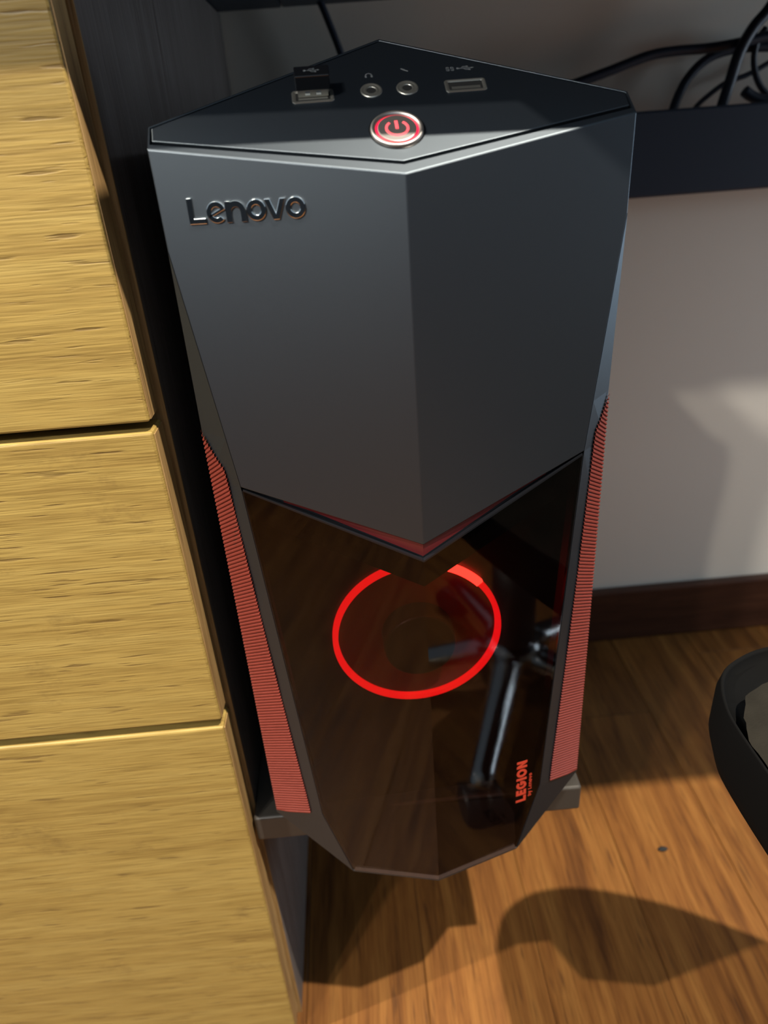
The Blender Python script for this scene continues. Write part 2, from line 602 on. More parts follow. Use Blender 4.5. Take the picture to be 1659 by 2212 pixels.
# upper visor -------------------------------------------------------
def visor():
    bm = bmesh.new()
    V = {}

    def v(k, p):
        V[k] = bm.verts.new(p)
    for s, c in ((-1, 'L'), (1, 'R')):
        v('B' + c, S(s * 91.5, 19.2)); v('C' + c, S(s * 91.5, 29.6))
        v('r' + c, S(s * 90.7, 21.7)); v('c' + c, S(s * 90.7, 29.2))
        v('rd' + c, S(s * 90.7, 21.7, -2.5)); v('cd' + c, S(s * 90.7, 29.2, -2.5))
        v('M' + c, T(s * 91.5, 19.2, -22)); v('G' + c, T(s * 80, 80 * 19.2 / 91.5, -124))
        v('K' + c, T(s * 91.5, 40, -22)); v('H' + c, T(s * 80, 40, -124))
        v('Cl' + c, T(s * 91.5, 40, 10))
        v('Cb' + c, T(s * 91.5, 29.6, 10))
    v('A', S(0, 0)); v('P', S(0, 66)); v('a', S(0, 4.4)); v('p', S(0, 65)); v('ad', S(0, 4.4, -2.5)); v('pd', S(0, 65, -2.5))
    v('V', T(0, 0, -155)); v('Vb', T(0, 40, -155)); v('Pl', T(0, 66, 10)); v('Pm', T(0, 40, 10))

    def f(*k):
        bm.faces.new([V[i] for i in k])
    for c in 'LR':
        f('A', 'B' + c, 'M' + c, 'G' + c, 'V')
        f('A', 'B' + c, 'r' + c, 'a'); f('B' + c, 'C' + c, 'c' + c, 'r' + c); f('C' + c, 'P', 'p', 'c' + c)
        f('a', 'r' + c, 'rd' + c, 'ad'); f('r' + c, 'c' + c, 'cd' + c, 'rd' + c); f('c' + c, 'p', 'pd', 'cd' + c)
        f('ad', 'rd' + c, 'cd' + c, 'pd')
        f('B' + c, 'C' + c, 'Cb' + c, 'Cl' + c, 'K' + c, 'M' + c)
        f('C' + c, 'P', 'Pl', 'Cb' + c)
        f('M' + c, 'K' + c, 'H' + c, 'G' + c)
        f('V', 'G' + c, 'H' + c, 'Vb')
    o = from_bm('visor', bm, 'shell', TOW)
    add_bevel(o, 0.0005, 2, 20)
    return o


visor()
# groove lining and top panel
poly('groove_lining', [S(0, 4.6, -2.3), S(90.4, 21.9, -2.3), S(90.4, 29, -2.3), S(0, 64.8, -2.3), S(-90.4, 29, -2.3), S(-90.4, 21.9, -2.3)],
     [(0, 1, 2, 3, 4, 5)], 'groove', TOW)


def top_panel():
    bm = bmesh.new()
    loop = [(0, 5.5), (89.9, 22.8), (90.3, 28.7), (0, 64.5), (-90.3, 28.7), (-89.9, 22.8)]
    prism(bm, loop, S, -2.2, 0.05)
    o = from_bm('top_panel', bm, 'shell', TOW)
    add_bevel(o, 0.00035, 2, 25)
    return o


TP = top_panel()

# power button -----------------------------------------------------
PB = 19.4 / CT


def bfn(u, v, h):
    return SV(u, PB + v, h)


bm = bmesh.new()
ring_into(bm, bfn, (0, 0), 9.5, 10.6, 0.05, 0.3)
btn = from_bm('power_button', bm, 'gloss', TOW)
bm = bmesh.new()
n = 72
prof = [(10.0, 0.0), (9.9, 0.9), (9.4, 1.35), (8.5, 1.2), (8.05, 0.3), (8.05, 0.0)]
rows = []
for i in range(n):
    a = 2 * math.pi * i / n
    rows.append([bm.verts.new(bfn(r * math.cos(a), r * math.sin(a), h)) for r, h in prof])
for i in range(n):
    p, q = rows[i], rows[(i + 1) % n]
    for s in range(len(prof) - 1):
        bm.faces.new((p[s], q[s], q[s + 1], p[s + 1]))
from_bm('button_bezel', bm, 'steel', btn, True)
bm = bmesh.new()
ring_into(bm, bfn, (0, 0), 7.2, 8.04, 0.05, 0.35)
from_bm('light_ring', bm, 'btnglow', btn)
bm = bmesh.new()
disc_into(bm, bfn, (0, 0), 7.3, 0.05, 1.0, 64)
o = from_bm('button_cap', bm, 'steel', btn)
add_bevel(o, 0.0003, 2, 40)
bm = bmesh.new()
ring_into(bm, bfn, (0, -0.2), 3.5, 4.5, 0.98, 1.12, 128, 412, 40)
prism(bm, [(-0.6, -0.6), (0.6, -0.6), (0.6, 3.9), (-0.6, 3.9)], bfn, 0.98, 1.14)
from_bm('power_symbol', bm, 'symglow', btn)

# audio jacks -------------------------------------------------------
for nm, cx in (('headphone_jack', -6.8), ('microphone_jack', 7.2)):
    bm = bmesh.new()
    vv = 39.2 / CT

    def jf(u, v, h, cx=cx, vv=vv):
        return SV(cx + u, vv + v, h)
    nseg = 40
    prof = [(4.3, 0.02), (4.1, 0.35), (3.7, 0.42), (3.3, 0.2), (2.9, 0.15), (2.4, 0.35), (1.9, 0.2), (1.75, -0.4)]
    rows = []
    for i in range(nseg):
        a = 2 * math.pi * i / nseg
        rows.append([bm.verts.new(jf(r * math.cos(a), r * math.sin(a), h)) for r, h in prof])
    for i in range(nseg):
        p, q = rows[i], rows[(i + 1) % nseg]
        for s in range(len(prof) - 1):
            bm.faces.new((p[s], q[s], q[s + 1], p[s + 1]))
    j = from_bm(nm, bm, 'port', TOW, True)
    bm = bmesh.new()
    disc_into(bm, jf, (0, 0), 1.9, 0.02, 0.08, 24)
    from_bm('socket_hole', bm, 'groove', j)


# usb ports ---------------------------------------------------------
def usb_port(cx, name):
    vv = 38.4 / CT

    def uf(u, v, h):
        return SV(cx + u, vv + v, h)
    bm = bmesh.new()

    def rect(w, h, r, n=5):
        pts = []
        for sx, sy, a0 in ((1, 1, 0), (-1, 1, 90), (-1, -1, 180), (1, -1, 270)):
            for i in range(n):
                a = math.radians(a0 + 90 * i / (n - 1))
                pts.append((sx * (w - r) + r * math.cos(a), sy * (h - r) + r * math.sin(a)))
        return pts
    prof = [(8.1, 3.75, 1.3, 0.04), (7.95, 3.6, 1.2, 0.35), (7.4, 3.1, 0.9, 0.4), (6.7, 2.5, 0.4, 0.15), (6.6, 2.4, 0.4, 0.06)]
    rows = [[bm.verts.new(uf(u, v, h)) for u, v in rect(w, hh, r)] for w, hh, r, h in prof]
    for a, b in zip(rows, rows[1:]):
        for i in range(len(a)):
            jx = (i + 1) % len(a)
            bm.faces.new((a[i], a[jx], b[jx], b[i]))
    p = from_bm(name, bm, 'port', TOW, False)
    bm = bmesh.new()
    prism(bm, rect(6.6, 2.4, 0.4), uf, 0.02, 0.09)
    from_bm('socket_hole', bm, 'groove', p)
    bm = bmesh.new()
    prism(bm, [(-5.6, -1.9), (5.6, -1.9), (5.6, -0.5), (-5.6, -0.5)], uf, 0.09, 0.16)
    from_bm('contact_tongue', bm, 'port', p)
    return p


usb_port(29.9, 'usb_port')
usb_port(-29.4, 'usb_port')

# printed icons -----------------------------------------------------
bm = bmesh.new()
v0 = 46.9 / CT
ring_into(bm, lambda u, v, h: SV(-6.8 + u, v0 + v, h), (0, 0), 1.0, 1.35, 0.05, 0.09, -20, 200, 20)
for sx in (-1, 1):
    prism(bm, [(-6.8 + sx * 1.17 - 0.35, v0 - 1.3), (-6.8 + sx * 1.17 + 0.35, v0 - 1.3), (-6.8 + sx * 1.17 + 0.35, v0 - 0.1), (-6.8 + sx * 1.17 - 0.35, v0 - 0.1)], SV, 0.05, 0.09)
from_bm('headphone_icon', bm, 'icon', TOW)
bm = bmesh.new()
v0 = 48.2 / CT
prism(bm, [(6.0, v0 + 1.0), (8.7, v0 - 1.0), (9.0, v0 - 0.5), (6.5, v0 + 1.4)], SV, 0.05, 0.09)
from_bm('microphone_icon', bm, 'icon', TOW)


def trident(bm, fn, cx, cv, sc):
    def q(u, v, h):
        return fn(cx + u * sc, cv + v * sc, h)
    prism(bm, [(-3.2, -0.16), (3.0, -0.16), (3.0, 0.16), (-3.2, 0.16)], q, 0.05, 0.09)
    disc_into(bm, q, (-3.4, 0), 0.65, 0.05, 0.09, 16)
    prism(bm, [(3.0, -0.55), (4.2, 0), (3.0, 0.55)], q, 0.05, 0.09)
    prism(bm, [(-2.0, 0), (-0.9, 1.3), (0.9, 1.3), (0.9, 1.0), (-0.75, 1.0), (-1.6, 0)], q, 0.05, 0.09)
    disc_into(bm, q, (1.1, 1.15), 0.5, 0.05, 0.09, 12)
    prism(bm, [(-1.0, 0), (0.1, -1.3), (1.6, -1.3), (1.6, -1.0), (0.25, -1.0), (-0.6, 0)], q, 0.05, 0.09)
    prism(bm, [(1.5, -1.6), (2.4, -1.6), (2.4, -0.7), (1.5, -0.7)], q, 0.05, 0.09)


bm = bmesh.new()
trident(bm, SV, 31.5, 47.2 / CT, 0.85)
for cxs in (24.6, 26.4):            # the two S of the fast port
    for (a0, a1, dv) in ((0, 270, 0.55), (180, 450, -0.55)):
        ring_into(bm, SV, (cxs, 47.2 / CT + dv), 0.4, 0.7, 0.05, 0.09, a0, a1, 14)
from_bm('usb_icon', bm, 'icon', TOW)


# lettering ---------------------------------------------------------
def stroke(bm, fn, a, b, w, h0, h1):
    a, b = Vector(a), Vector(b)
    d = (b - a).normalized()
    nrm = Vector((-d.y, d.x)) * (w / 2)
    prism(bm, [tuple(a - nrm), tuple(b - nrm), tuple(b + nrm), tuple(a + nrm)], fn, h0, h1)


def letter(bm, ch, fn, x, s, w, h0, h1):
    """one character; x = left edge, s = cap height, w = stroke."""
    def f(u, v, h):
        return fn(x + u, v, h)
    xh = s * 0.80
    if ch == 'L':
        prism(bm, [(0, 0), (s * 0.72, 0), (s * 0.72, w), (w, w), (w, s), (0, s)], f, h0, h1)
        return s * 0.72
    if ch == 'E':
        ww = s * 0.66
        prism(bm, [(0, 0), (ww, 0), (ww, w), (w, w), (w, s / 2 - w / 2), (ww * .92, s / 2 - w / 2), (ww * .92, s / 2 + w / 2), (w, s / 2 + w / 2),
                   (w, s - w), (ww, s - w), (ww, s), (0, s)], f, h0, h1)
        return ww
    if ch == 'I':
        prism(bm, [(0, 0), (w, 0), (w, s), (0, s)], f, h0, h1)
        return w
    if ch in 'OG':
        r = s / 2
        if ch == 'O':
            ring_into(bm, f, (r, r), r - w, r, h0, h1, 0, 360, 40)
        else:
            ring_into(bm, f, (r, r), r - w, r, h0, h1, 42, 352, 36)
            prism(bm, [(r + 0.02 * s, r - w * .5), (s, r - w * .5), (s, r + w * .45), (r + 0.02 * s, r + w * .45)], f, h0, h1)
        return s
    if ch == 'N':
        ww = s * 0.84
        prism(bm, [(0, 0), (w, 0), (w, s * .62), (ww - w, 0), (ww, 0), (ww, s), (ww - w, s), (ww - w, s * .38), (w, s), (0, s)], f, h0, h1)
        return ww
    if ch == 'e':
        r = xh / 2 * 1.03
        ring_into(bm, f, (r, r), r - w * .95, r, h0, h1, 22, 318, 40)
        d = Vector((math.cos(math.radians(24)), math.sin(math.radians(24))))
        c = Vector((r, r * 0.98))
        stroke(bm, f, tuple(c - d * r * .84), tuple(c + d * r * .97), w * .55, h0, h1)
        return 2 * r
    if ch == 'o':
        r = xh / 2 * 1.03
        ring_into(bm, f, (r, r), r - w, r, h0, h1, 0, 360, 44)
        return 2 * r
    if ch == 'n':
        ww = xh * 1.05
        ro = ww / 2
        yc = xh - ro
        pts = [(0, 0), (w, 0), (w, yc)]
        pts += [(ro + (ro - w) * math.cos(math.radians(a)), yc + (ro - w) * math.sin(math.radians(a))) for a in range(170, -1, -10)]
        pts += [(ww - w, 0), (ww, 0), (ww, yc)]
        pts += [(ro + ro * math.cos(math.radians(a)), yc + ro * math.sin(math.radians(a))) for a in range(10, 121, 10)]
        pts += [(w, xh * 0.90), (w, xh), (0, xh)]
        prism(bm, pts, f, h0, h1)
        return ww
    if ch == 'v':
        ww = xh * 1.12
        prism(bm, [(ww / 2 - w * .55, 0), (ww / 2 + w * .55, 0), (ww, xh), (ww - w * 1.1, xh), (ww / 2, w * 1.25), (w * 1.1, xh), (0, xh)], f, h0, h1)
        return ww
    if ch == 'b':
        r = xh / 2
        ring_into(bm, f, (r, r), r - w, r, h0, h1, 0, 360, 24)
        prism(bm, [(0, 0), (w, 0), (w, s), (0, s)], f, h0, h1)
        return 2 * r
    if ch == 'y':
        ww = xh
        prism(bm, [(ww / 2 - w * .5, 0), (ww / 2 + w * .5, 0), (ww, xh), (ww - w, xh), (ww / 2, w), (w, xh), (0, xh)], f, h0, h1)
        prism(bm, [(ww * .2, -xh * .45), (ww * .2 + w, -xh * .45), (ww / 2 + w * .5, 0.1 * w), (ww / 2 - w * .5, 0.1 * w)], f, h0, h1)
        return ww
    return s * 0.4


# chrome name on the left facet
def lenovo_fn(u, v, h):
    return FL(-1)(82.4 - u, -12.6 + v, h)


for ch, x in (('L', 0.0), ('e', 7.15), ('n', 14.6), ('o', 22.5), ('v', 29.5), ('o', 37.4)):
    bm = bmesh.new()
    letter(bm, ch, lenovo_fn, x, 9.3, 2.15, -0.2, 0.75)
    o = from_bm('letter', bm, 'chrome', TOW)
    add_bevel(o, 0.00028, 2, 40)


# red name on the right glass, reading upwards
def legion_fn(u, v, h):
    # u runs upwards, letter tops point towards the ridge
    return FL(1)(fx(57.4) - v, -353.4 + u, h)


x = 0.0
for ch in 'LEGION':
    bm = bmesh.new()
    wd = letter(bm, ch, legion_fn, x, 6.7, 1.75, 0.1, 0.22)
    from_bm('letter', bm, 'redprint', TOW)
    x += wd + 0.95


def small_fn(u, v, h):
    return FL(1)(fx(60.9) - v, -350.5 + u, h)


bm = bmesh.new()
x = 0.0
for ch in 'by Lenovo':
    x += letter(bm, ch, small_fn, x, 2.3, 0.42, 0.1, 0.2) + 0.45
from_bm('small_lettering', bm, 'redprint', TOW)

# lower glass, frame, mask -----------------------------------------
GT = [(0.0, -164.6), (79.2, -126.2), (66.2, -344.0), (51.8, -396.2), (0.0, -401.2)]


def glass_panel():
    bm = bmesh.new()
    for s in (-1, 1):
        fn = FL(s)
        pts = [(fx(x_), z_) for x_, z_ in GT]
        a = [bm.verts.new(fn(u, v, 0.0)) for u, v in pts]
        b = [bm.verts.new(fn(u, v, -2.2)) for u, v in pts]
        # keep both halves on the mid plane at the ridge
        for q in (0, 4):
            b[q].co.x = 0.0
        bm.faces.new(a)
        bm.faces.new(b[::-1])
        for i in range(4):
            bm.faces.new((a[i], a[i + 1], b[i + 1], b[i]))
    bmesh.ops.remove_doubles(bm, verts=bm.verts, dist=1e-6)
    o = from_bm('glass_panel', bm, 'glass', TOW)
    return o


glass_panel()

# thin bright rim along the top edge of the glass
bm = bmesh.new()
for s in (-1, 1):
    fn = FL(s)
    prism(bm, [(0, -164.6), (fx(79.2), -126.2), (fx(79.2), -125.3), (0, -163.7)], fn, -2.2, 0.05)
    prism(bm, [(fx(79.2), -126.2), (fx(66.2), -344.0), (fx(66.8), -344.0), (fx(79.9), -126.2)], fn, -2.2, -0.3)
    prism(bm, [(fx(66.2), -344.0), (fx(51.8), -396.2), (fx(52.4), -396.6), (fx(66.8), -344.0)], fn, -2.2, -0.3)
from_bm('glass_rim', bm, 'gloss', TOW)

# red lip between visor and glass
bm = bmesh.new()
for s in (-1, 1):
    fn = FL(s)
    a = [fn(0, -155.5, -1.0), fn(fx(62), -131, -1.0), fn(fx(62), -134, -3.0), fn(0, -164.5, -3.0)]
    a[0].x = a[3].x = 0
    vs = [bm.verts.new(p) for p in a]
    bk = [bm.verts.new(p + Vector((0, 0.012, 0))) for p in a]
    bm.faces.new(vs)
    bm.faces.new(bk[::-1])
    for i in range(4):
        j = (i + 1) % 4
        bm.faces.new((vs[i], vs[j], bk[j], bk[i]))
from_bm('red_lip', bm, 'redlip', TOW)
# dark gap filler behind the lip
bm = bmesh.new()
for s in (-1, 1):
    fn = FL(s)
    vs = [bm.verts.new(p) for p in (T(0, 6, -150), fn(fx(80), -122, -5), fn(fx(80), -130, -5), T(0, 6, -168))]
    bm.faces.new(vs)
from_bm('gap_lining', bm, 'groove', TOW)

# black mask band behind the top of the glass
bm = bmesh.new()
for s in (-1, 1):
    fn = FL(s)
    a = [fn(0, -162, -2.6), fn(fx(79), -124, -2.6), fn(fx(78), -142.5, -2.6), fn(0, -180.0, -2.6)]
    a[0].x = a[3].x = 0
    vs = [bm.verts.new(p) for p in a]
    bk = [bm.verts.new(p + Vector((0, 0.008, 0))) for p in a]
    bm.faces.new(vs)
    bm.faces.new(bk[::-1])
    for i in range(4):
        j = (i + 1) % 4
        bm.faces.new((vs[i], vs[j], bk[j], bk[i]))
from_bm('mask_band', bm, 'gloss', TOW)

# side frames with their chamfers, and the ribbed strips -----------
OUT = [(-22, 91.5, 19.2), (-100, 94.3, 29.0), (-354, 96.0, 30.0)]
INN = [(-22, 91.5, 19.2), (-124, 80.0, 16.79), (-344, 66.8, 14.02)]


def interp(tab, z):
    for (z0, *a), (z1, *b) in zip(tab, tab[1:]):
        if z >= z1:
            t = (z0 - z) / (z0 - z1)
            return [p + (q - p) * t for p, q in zip(a, b)]
    return list(tab[-1][1:])


for s in (-1, 1):
    bm = bmesh.new()
    zs = [-22, -60, -100, -124, -180, -240, -300, -344]
    inn = [bm.verts.new(T(s * interp(INN, z)[0], interp(INN, z)[1], z)) for z in zs]
    out = [bm.verts.new(T(s * interp(OUT, z)[0], interp(OUT, z)[1], z)) for z in zs]
    bck = [bm.verts.new(T(s * 92.5, 50, z)) for z in zs]
    inb = [bm.verts.new(T(s * interp(INN, z)[0] - s * 0.6, interp(INN, z)[1] + 12, z)) for z in zs]
    for i in range(len(zs) - 1):
        if i == 0:
            bm.faces.new((inn[0], inn[1], out[1]))
            bm.faces.new((inn[0], out[1], bck[1], bck[0]))
        else:
            bm.faces.new((inn[i], inn[i + 1], out[i + 1], out[i]))
            bm.faces.new((out[i], out[i + 1], bck[i + 1], bck[i]))
        if zs[i] <= -124:
            bm.faces.new((inn[i], inb[i], inb[i + 1], inn[i + 1]))
    # lower corner: chamfer towards the foot of the ridge
    J, O_ = inn[-1], bm.verts.new(T(s * 96.0, 30.0, -356))
    Kf = bm.verts.new(T(s * 52.6, 52.6 * 19.2 / 91.5, -397.2))
    bm.faces.new((inn[-1], Kf, O_, out[-1]))
    Bb = bm.verts.new(T(s * 92.5, 50, -372))
    bm.faces.new((out[-1], O_, Bb, bck[-1]))
    Kb = bm.verts.new(T(s * 52.6, 29, -392))
    bm.faces.new((O_, Kf, Kb, Bb))
    bm.faces.new((inn[-1], inb[-1], bm.verts.new(T(s * 52.0, 23, -395)), Kf))
    del inn[:1]
    bmesh.ops.delete(bm, geom=[v for v in bm.verts if not v.link_faces], context='VERTS')
    o = from_bm('side_frame', bm, 'shell', TOW)

    # ribbed red strip
    bm = bmesh.new()
    pitch = 2.1
    z = -97.0
    rows = []
    nv = Vector((s * 0.62, -0.78, 0)) * 0.001
    kk = 0
    while z > -352.5:
        tin = 0.0 if z > -97.5 else (0.62 * min(1, (-97.0 - z) / 24.0) if z > -121 else 0.62 + 0.15 * min(1, (-121 - z) / 215.0))
        for dz, hgt in ((0.0, 0.35), (0.45, 1.0), (1.3, 1.0), (1.75, 0.35)):
            row = []
            for q in range(4):
                t = 0.03 + (max(tin, 0.035) - 0.03) * q / 3
                zz = z - dz + 9.0 * t / 0.77 - 2.0
                zz = max(zz, -352.5)
                a, b = interp(OUT, zz), interp(INN, zz)
                p = T(s * (a[0] + (b[0] - a[0]) * t), a[1] + (b[1] - a[1]) * t, zz) + nv * hgt
                row.append(bm.verts.new(p))
            rows.append(row)
        z -= pitch
    for a, b in zip(rows, rows[1:]):
        for q in range(3):
            bm.faces.new((a[q], a[q + 1], b[q + 1], b[q]))
    o = from_bm('grille_strip', bm, 'red', TOW)
    o['label'] = 'red ribbed strip'

# bottom plate of the bezel
bm = bmesh.new()
vs = [T(-52.6, 11.04, -397.3), T(0, 0, -402.2), T(52.6, 11.04, -397.3), T(52.6, 29, -392), T(0, 29, -394), T(-52.6, 29, -392)]
up_ = [p + Vector((0, 0, 0.0012)) for p in vs]
a = [bm.verts.new(p) for p in vs]
b = [bm.verts.new(p) for p in up_]
bm.faces.new((a[0], a[1], a[4], a[5])); bm.faces.new((a[1], a[2], a[3], a[4]))
bm.faces.new((b[0], b[1], b[4], b[5])); bm.faces.new((b[1], b[2], b[3], b[4]))
for i in range(6):
    j = (i + 1) % 6
    bm.faces.new((a[i], a[j], b[j], b[i]))
from_bm('bottom_plate', bm, 'case', TOW)
poly('cavity_floor', [T(-51, 12.5, -394.5), T(0, 2.5, -399), T(51, 12.5, -394.5), T(86, 45, -372), T(-86, 45, -372)], [(0, 1, 2, 3, 4)], 'groove', TOW)
poly('bottom_lip', [T(-52.6, 29, -392), T(52.6, 29, -392), T(92.5, 50, -372), T(-92.5, 50, -372)], [(0, 1, 2, 3)], 'shell', TOW)

# interior: fan wall, ring light, fan ------------------------------
FZ = -241.0


def fanfn(y):
    def f(u, v, h):
        return T(u, y - h, FZ + v)
    return f


bm = bmesh.new()
n = 64
hole = [bm.verts.new(T(46 * math.cos(2 * math.pi * i / n), 46, FZ + 46 * math.sin(2 * math.pi * i / n))) for i in range(n)]
outer = []
for i in range(n):
    a = 2 * math.pi * i / n
    c_, s_ = math.cos(a), math.sin(a)
    k = min(88 / max(abs(c_), 1e-6), (118 if s_ > 0 else 152) / max(abs(s_), 1e-6))
    outer.append(bm.verts.new(T(k * c_, 46, FZ + k * s_)))
deep = [bm.verts.new(T(46 * math.cos(2 * math.pi * i / n), 60, FZ + 46 * math.sin(2 * math.pi * i / n))) for i in range(n)]
for i in range(n):
    j = (i + 1) % n
    bm.faces.new((hole[i], hole[j], outer[j], outer[i]))
    bm.faces.new((hole[i], hole[j], deep[j], deep[i]))
bm.faces.new(deep)
from_bm('fan_wall', bm, 'inner', TOW)

fan = None
bm = bmesh.new()
ff = fanfn(46)
disc_into(bm, ff, (1, -7), 21, -12, 5.5, 48)
fan = from_bm('fan', bm, 'inner', TOW)
add_bevel(fan, 0.0015, 3, 40)
bm = bmesh.new()
rows = []
for r, y_, q in ((45.8, 46.5, 0.0), (44.0, 48.5, 0.05), (38.0, 52.0, 0.3), (30.0, 54.0, 0.7), (20.0, 55.0, 1.0)):
    rows.append([bm.verts.new(T(q * 1 + r * math.cos(2 * math.pi * i / 64), y_, FZ - 7 * q + r * math.sin(2 * math.pi * i / 64))) for i in range(64)])
for a, b in zip(rows, rows[1:]):
    for i in range(64):
        j = (i + 1) % 64
        bm.faces.new((a[i], a[j], b[j], b[i]))
from_bm('fan_shroud', bm, 'shroud', fan, True)

bm = bmesh.new()
ring_into(bm, ff, (0, 0), 45.4, 48.6, 0.0, 3.0, 0, 360, 96)
ring = from_bm('ring_light', bm, 'glow', TOW)
ring['label'] = 'glowing red light ring'
bm = bmesh.new()
ring_into(bm, ff, (0, 0), 45.0, 49.4, 1.0, 3.6, 40, 66, 16)
from_bm('led_strip', bm, 'led', ring)

# case body behind the bezel ---------------------------------------
bm = bmesh.new()
p = [T(-91.5, 50.5, -375), T(91.5, 50.5, -375), T(91.5, 442, -375), T(-91.5, 442, -375),
     T(-91.5, 40.2, 12), T(91.5, 40.2, 12), T(91.5, 442, 12), T(-91.5, 442, 12)]
# box with an open mouth where the fan sits
box_into(bm, -0.0915, 0.0915, 0.0615, 0.442, 0.0, ZB + 0.012)
o = from_bm('case_body', bm, 'case', TOW)
add_bevel(o, 0.0015, 2)
box('case_front', -0.0912, 0.0912, 0.0402, 0.0612, ZB - 0.120, ZB + 0.0115, 'case', TOW)
for s in (-1, 1):
    box('case_cheek', min(s * 0.0885, s * 0.0912), max(s * 0.0885, s * 0.0912), 0.0402, 0.0612, 0.0, ZB - 0.1205, 'case', TOW)
box('case_sill', -0.0884, 0.0884, 0.0470, 0.0612, 0.0, 0.003, 'case', TOW)

# ------------------------------------------------------------------ things on and around the tower
RZ = Matrix.Rotation(math.radians(2.5), 4, 'Z')


def room(p):
    return RZ @ Vector(p) + Vector((0, 0, 0.259))


DG = empty('usb_dongle', room(SV(-29.2, 48.4, 0.3)), math.radians(2.5))
tag(DG, 'small black usb dongle plugged into the top of the computer', 'usb dongle')
dinv = (Matrix.Translation(DG.location) @ RZ).inverted()


def dgf(u, v, h):
    return dinv @ room(SV(-29.2 + u, 48.4 + v, h))


bm = bmesh.new()
prism(bm, [(-6.6, -3.0), (6.6, -3.0), (6.6, 3.2), (-6.6, 3.2)], dgf, 3.2, 9.0)
o = from_bm('dongle_body', bm, 'gloss', DG)
add_bevel(o, 0.0005, 3, 30)
bm = bmesh.new()
prism(bm, [(-5.8, -2.3), (5.8, -2.3), (5.8, 2.3), (-5.8, 2.3)], dgf, 0.42, 3.2)
pl = from_bm('plug_shell', bm, 'port', DG)
for cx in (-2.1, 2.1):
    bm = bmesh.new()
    prism(bm, [(cx - 0.9, -2.36), (cx + 0.9, -2.36), (cx + 0.9, -2.28), (cx - 0.9, -2.28)], dgf, 1.1, 2.5)
    from_bm('plug_hole', bm, 'chrome', pl)
bm = bmesh.new()
trident(bm, lambda u, v, h: dgf(u, v, h + 8.97), 0, 0.1, 0.75)
from_bm('usb_icon', bm, 'icon', DG)

tr = tag(empty('support_shelf', (0, 0.25, 0.237)), 'grey shelf plate carrying the computer tower beside the cabinet', 'shelf')
o = box('shelf_plate', -0.1163, 0.1005, 0.0375 - 0.25, 0.23, 0.0, 0.0215, 'tray', tr, 0.0018, 3)
o = box('shelf_bracket', -0.1163, -0.1113, -0.15, 0.20, -0.05, 0.0, 'tray', tr, 0.0005)

# cables between the rail and the wall -----------------------------
CD = {'r': r2, 'u': u2, 'f': fw}


def at(px, py, y):
    """the point of the room at depth y seen at photo pixel px, py."""
    d = fw + r2 * ((px - 829.5) / 1531.2) - u2 * ((py - 1106) / 1531.2)
    t = (y - CAMP.y) / d.y
    return CAMP + d * t


def cable(name, pts, y, r, label):
    P = []
    for i, q in enumerate(pts):
        P.append(at(q[0], q[1], q[2] if len(q) > 2 else y))
    o = tube(name, P, r, 'cable')
    return tag(o, label, 'cable', 'cables behind the desk')


cable('power_cable', [(655, -70), (690, 0), (713, 55), (736, 115), (768, 210), (800, 320)], 0.478, 0.0032,
      'thin dark cable hanging on the wall straight behind the computer top')
cable('thick_cable', [(1100, 225), (1180, 205), (1245, 180), (1320, 152), (1400, 121), (1460, 110), (1530, 104), (1600, 92), (1670, 76), (1760, 70)], 0.462, 0.0042,
      'long dark cable rising from the computer to the tangle at upper right')
cable('looped_cable', [(1440, 300), (1452, 245), (1464, 210), (1484, 172), (1514, 138), (1550, 116), (1600, 104), (1680, 100)], 0.478, 0.0042,
      'dark cable bending in a loop over the rail, leftmost of the tangle')
cable('diagonal_cable', [(1700, -40), (1659, 22), (1630, 56), (1606, 95), (1592, 128), (1578, 172), (1558, 235), (1540, 300)], 0.453, 0.0050,
      'thickest dark cable of the tangle running steeply down behind the rail')
cable('low_cable', [(1470, 290), (1500, 236), (1532, 205), (1570, 178), (1618, 160), (1670, 130)], 0.486, 0.0024,
      'thin dark cable crossing low behind the thickest cable')
cable('curved_cable', [(1655, 60), (1638, 84), (1629, 120), (1631, 155), (1645, 190), (1680, 230), (1720, 300)], 0.4725, 0.0028,
      'thin dark cable curving down at the right edge')
cable('cable_end', [(1608, 196), (1622, 207), (1645, 216), (1690, 226), (1740, 300)], 0.464, 0.0048,
      'short dark cable end lying just over the rail at right')

# crumb on the floor
bm = bmesh.new()
bmesh.ops.create_uvsphere(bm, u_segments=20, v_segments=10, radius=1.0)
for v in bm.verts:
    v.co = Vector((v.co.x * 0.0050, v.co.y * 0.0026, v.co.z * 0.0016 + 0.0016))
o = from_bm('floor_bead', bm, 'groove', None, True)
o.location = (0.238, 0.163, 0.0)
tag(o, 'tiny flat black bead lying on the wooden floor', 'bead')

# low swivel stool at the right: its seat reaches into the picture, its base shows in the glass
SX, SY = 0.315, -0.285
ST_ = empty('swivel_stool', (SX, SY, 0.0))
tag(ST_, 'low swivel stool with worn dark grey fabric seat and black rim at right edge', 'stool')
OUTL = [(0.1435, -0.042), (0.146, -0.018), (0.155, 0.002), (0.170, 0.013), (0.190, 0.019), (0.223, 0.018), (0.273, 0.002), (0.313, -0.018),
        (0.362, -0.050), (0.415, -0.10), (0.445, -0.17), (0.44, -0.25), (0.39, -0.315), (0.31, -0.345), (0.23, -0.325), (0.178, -0.265),
        (0.155, -0.18), (0.146, -0.10)]


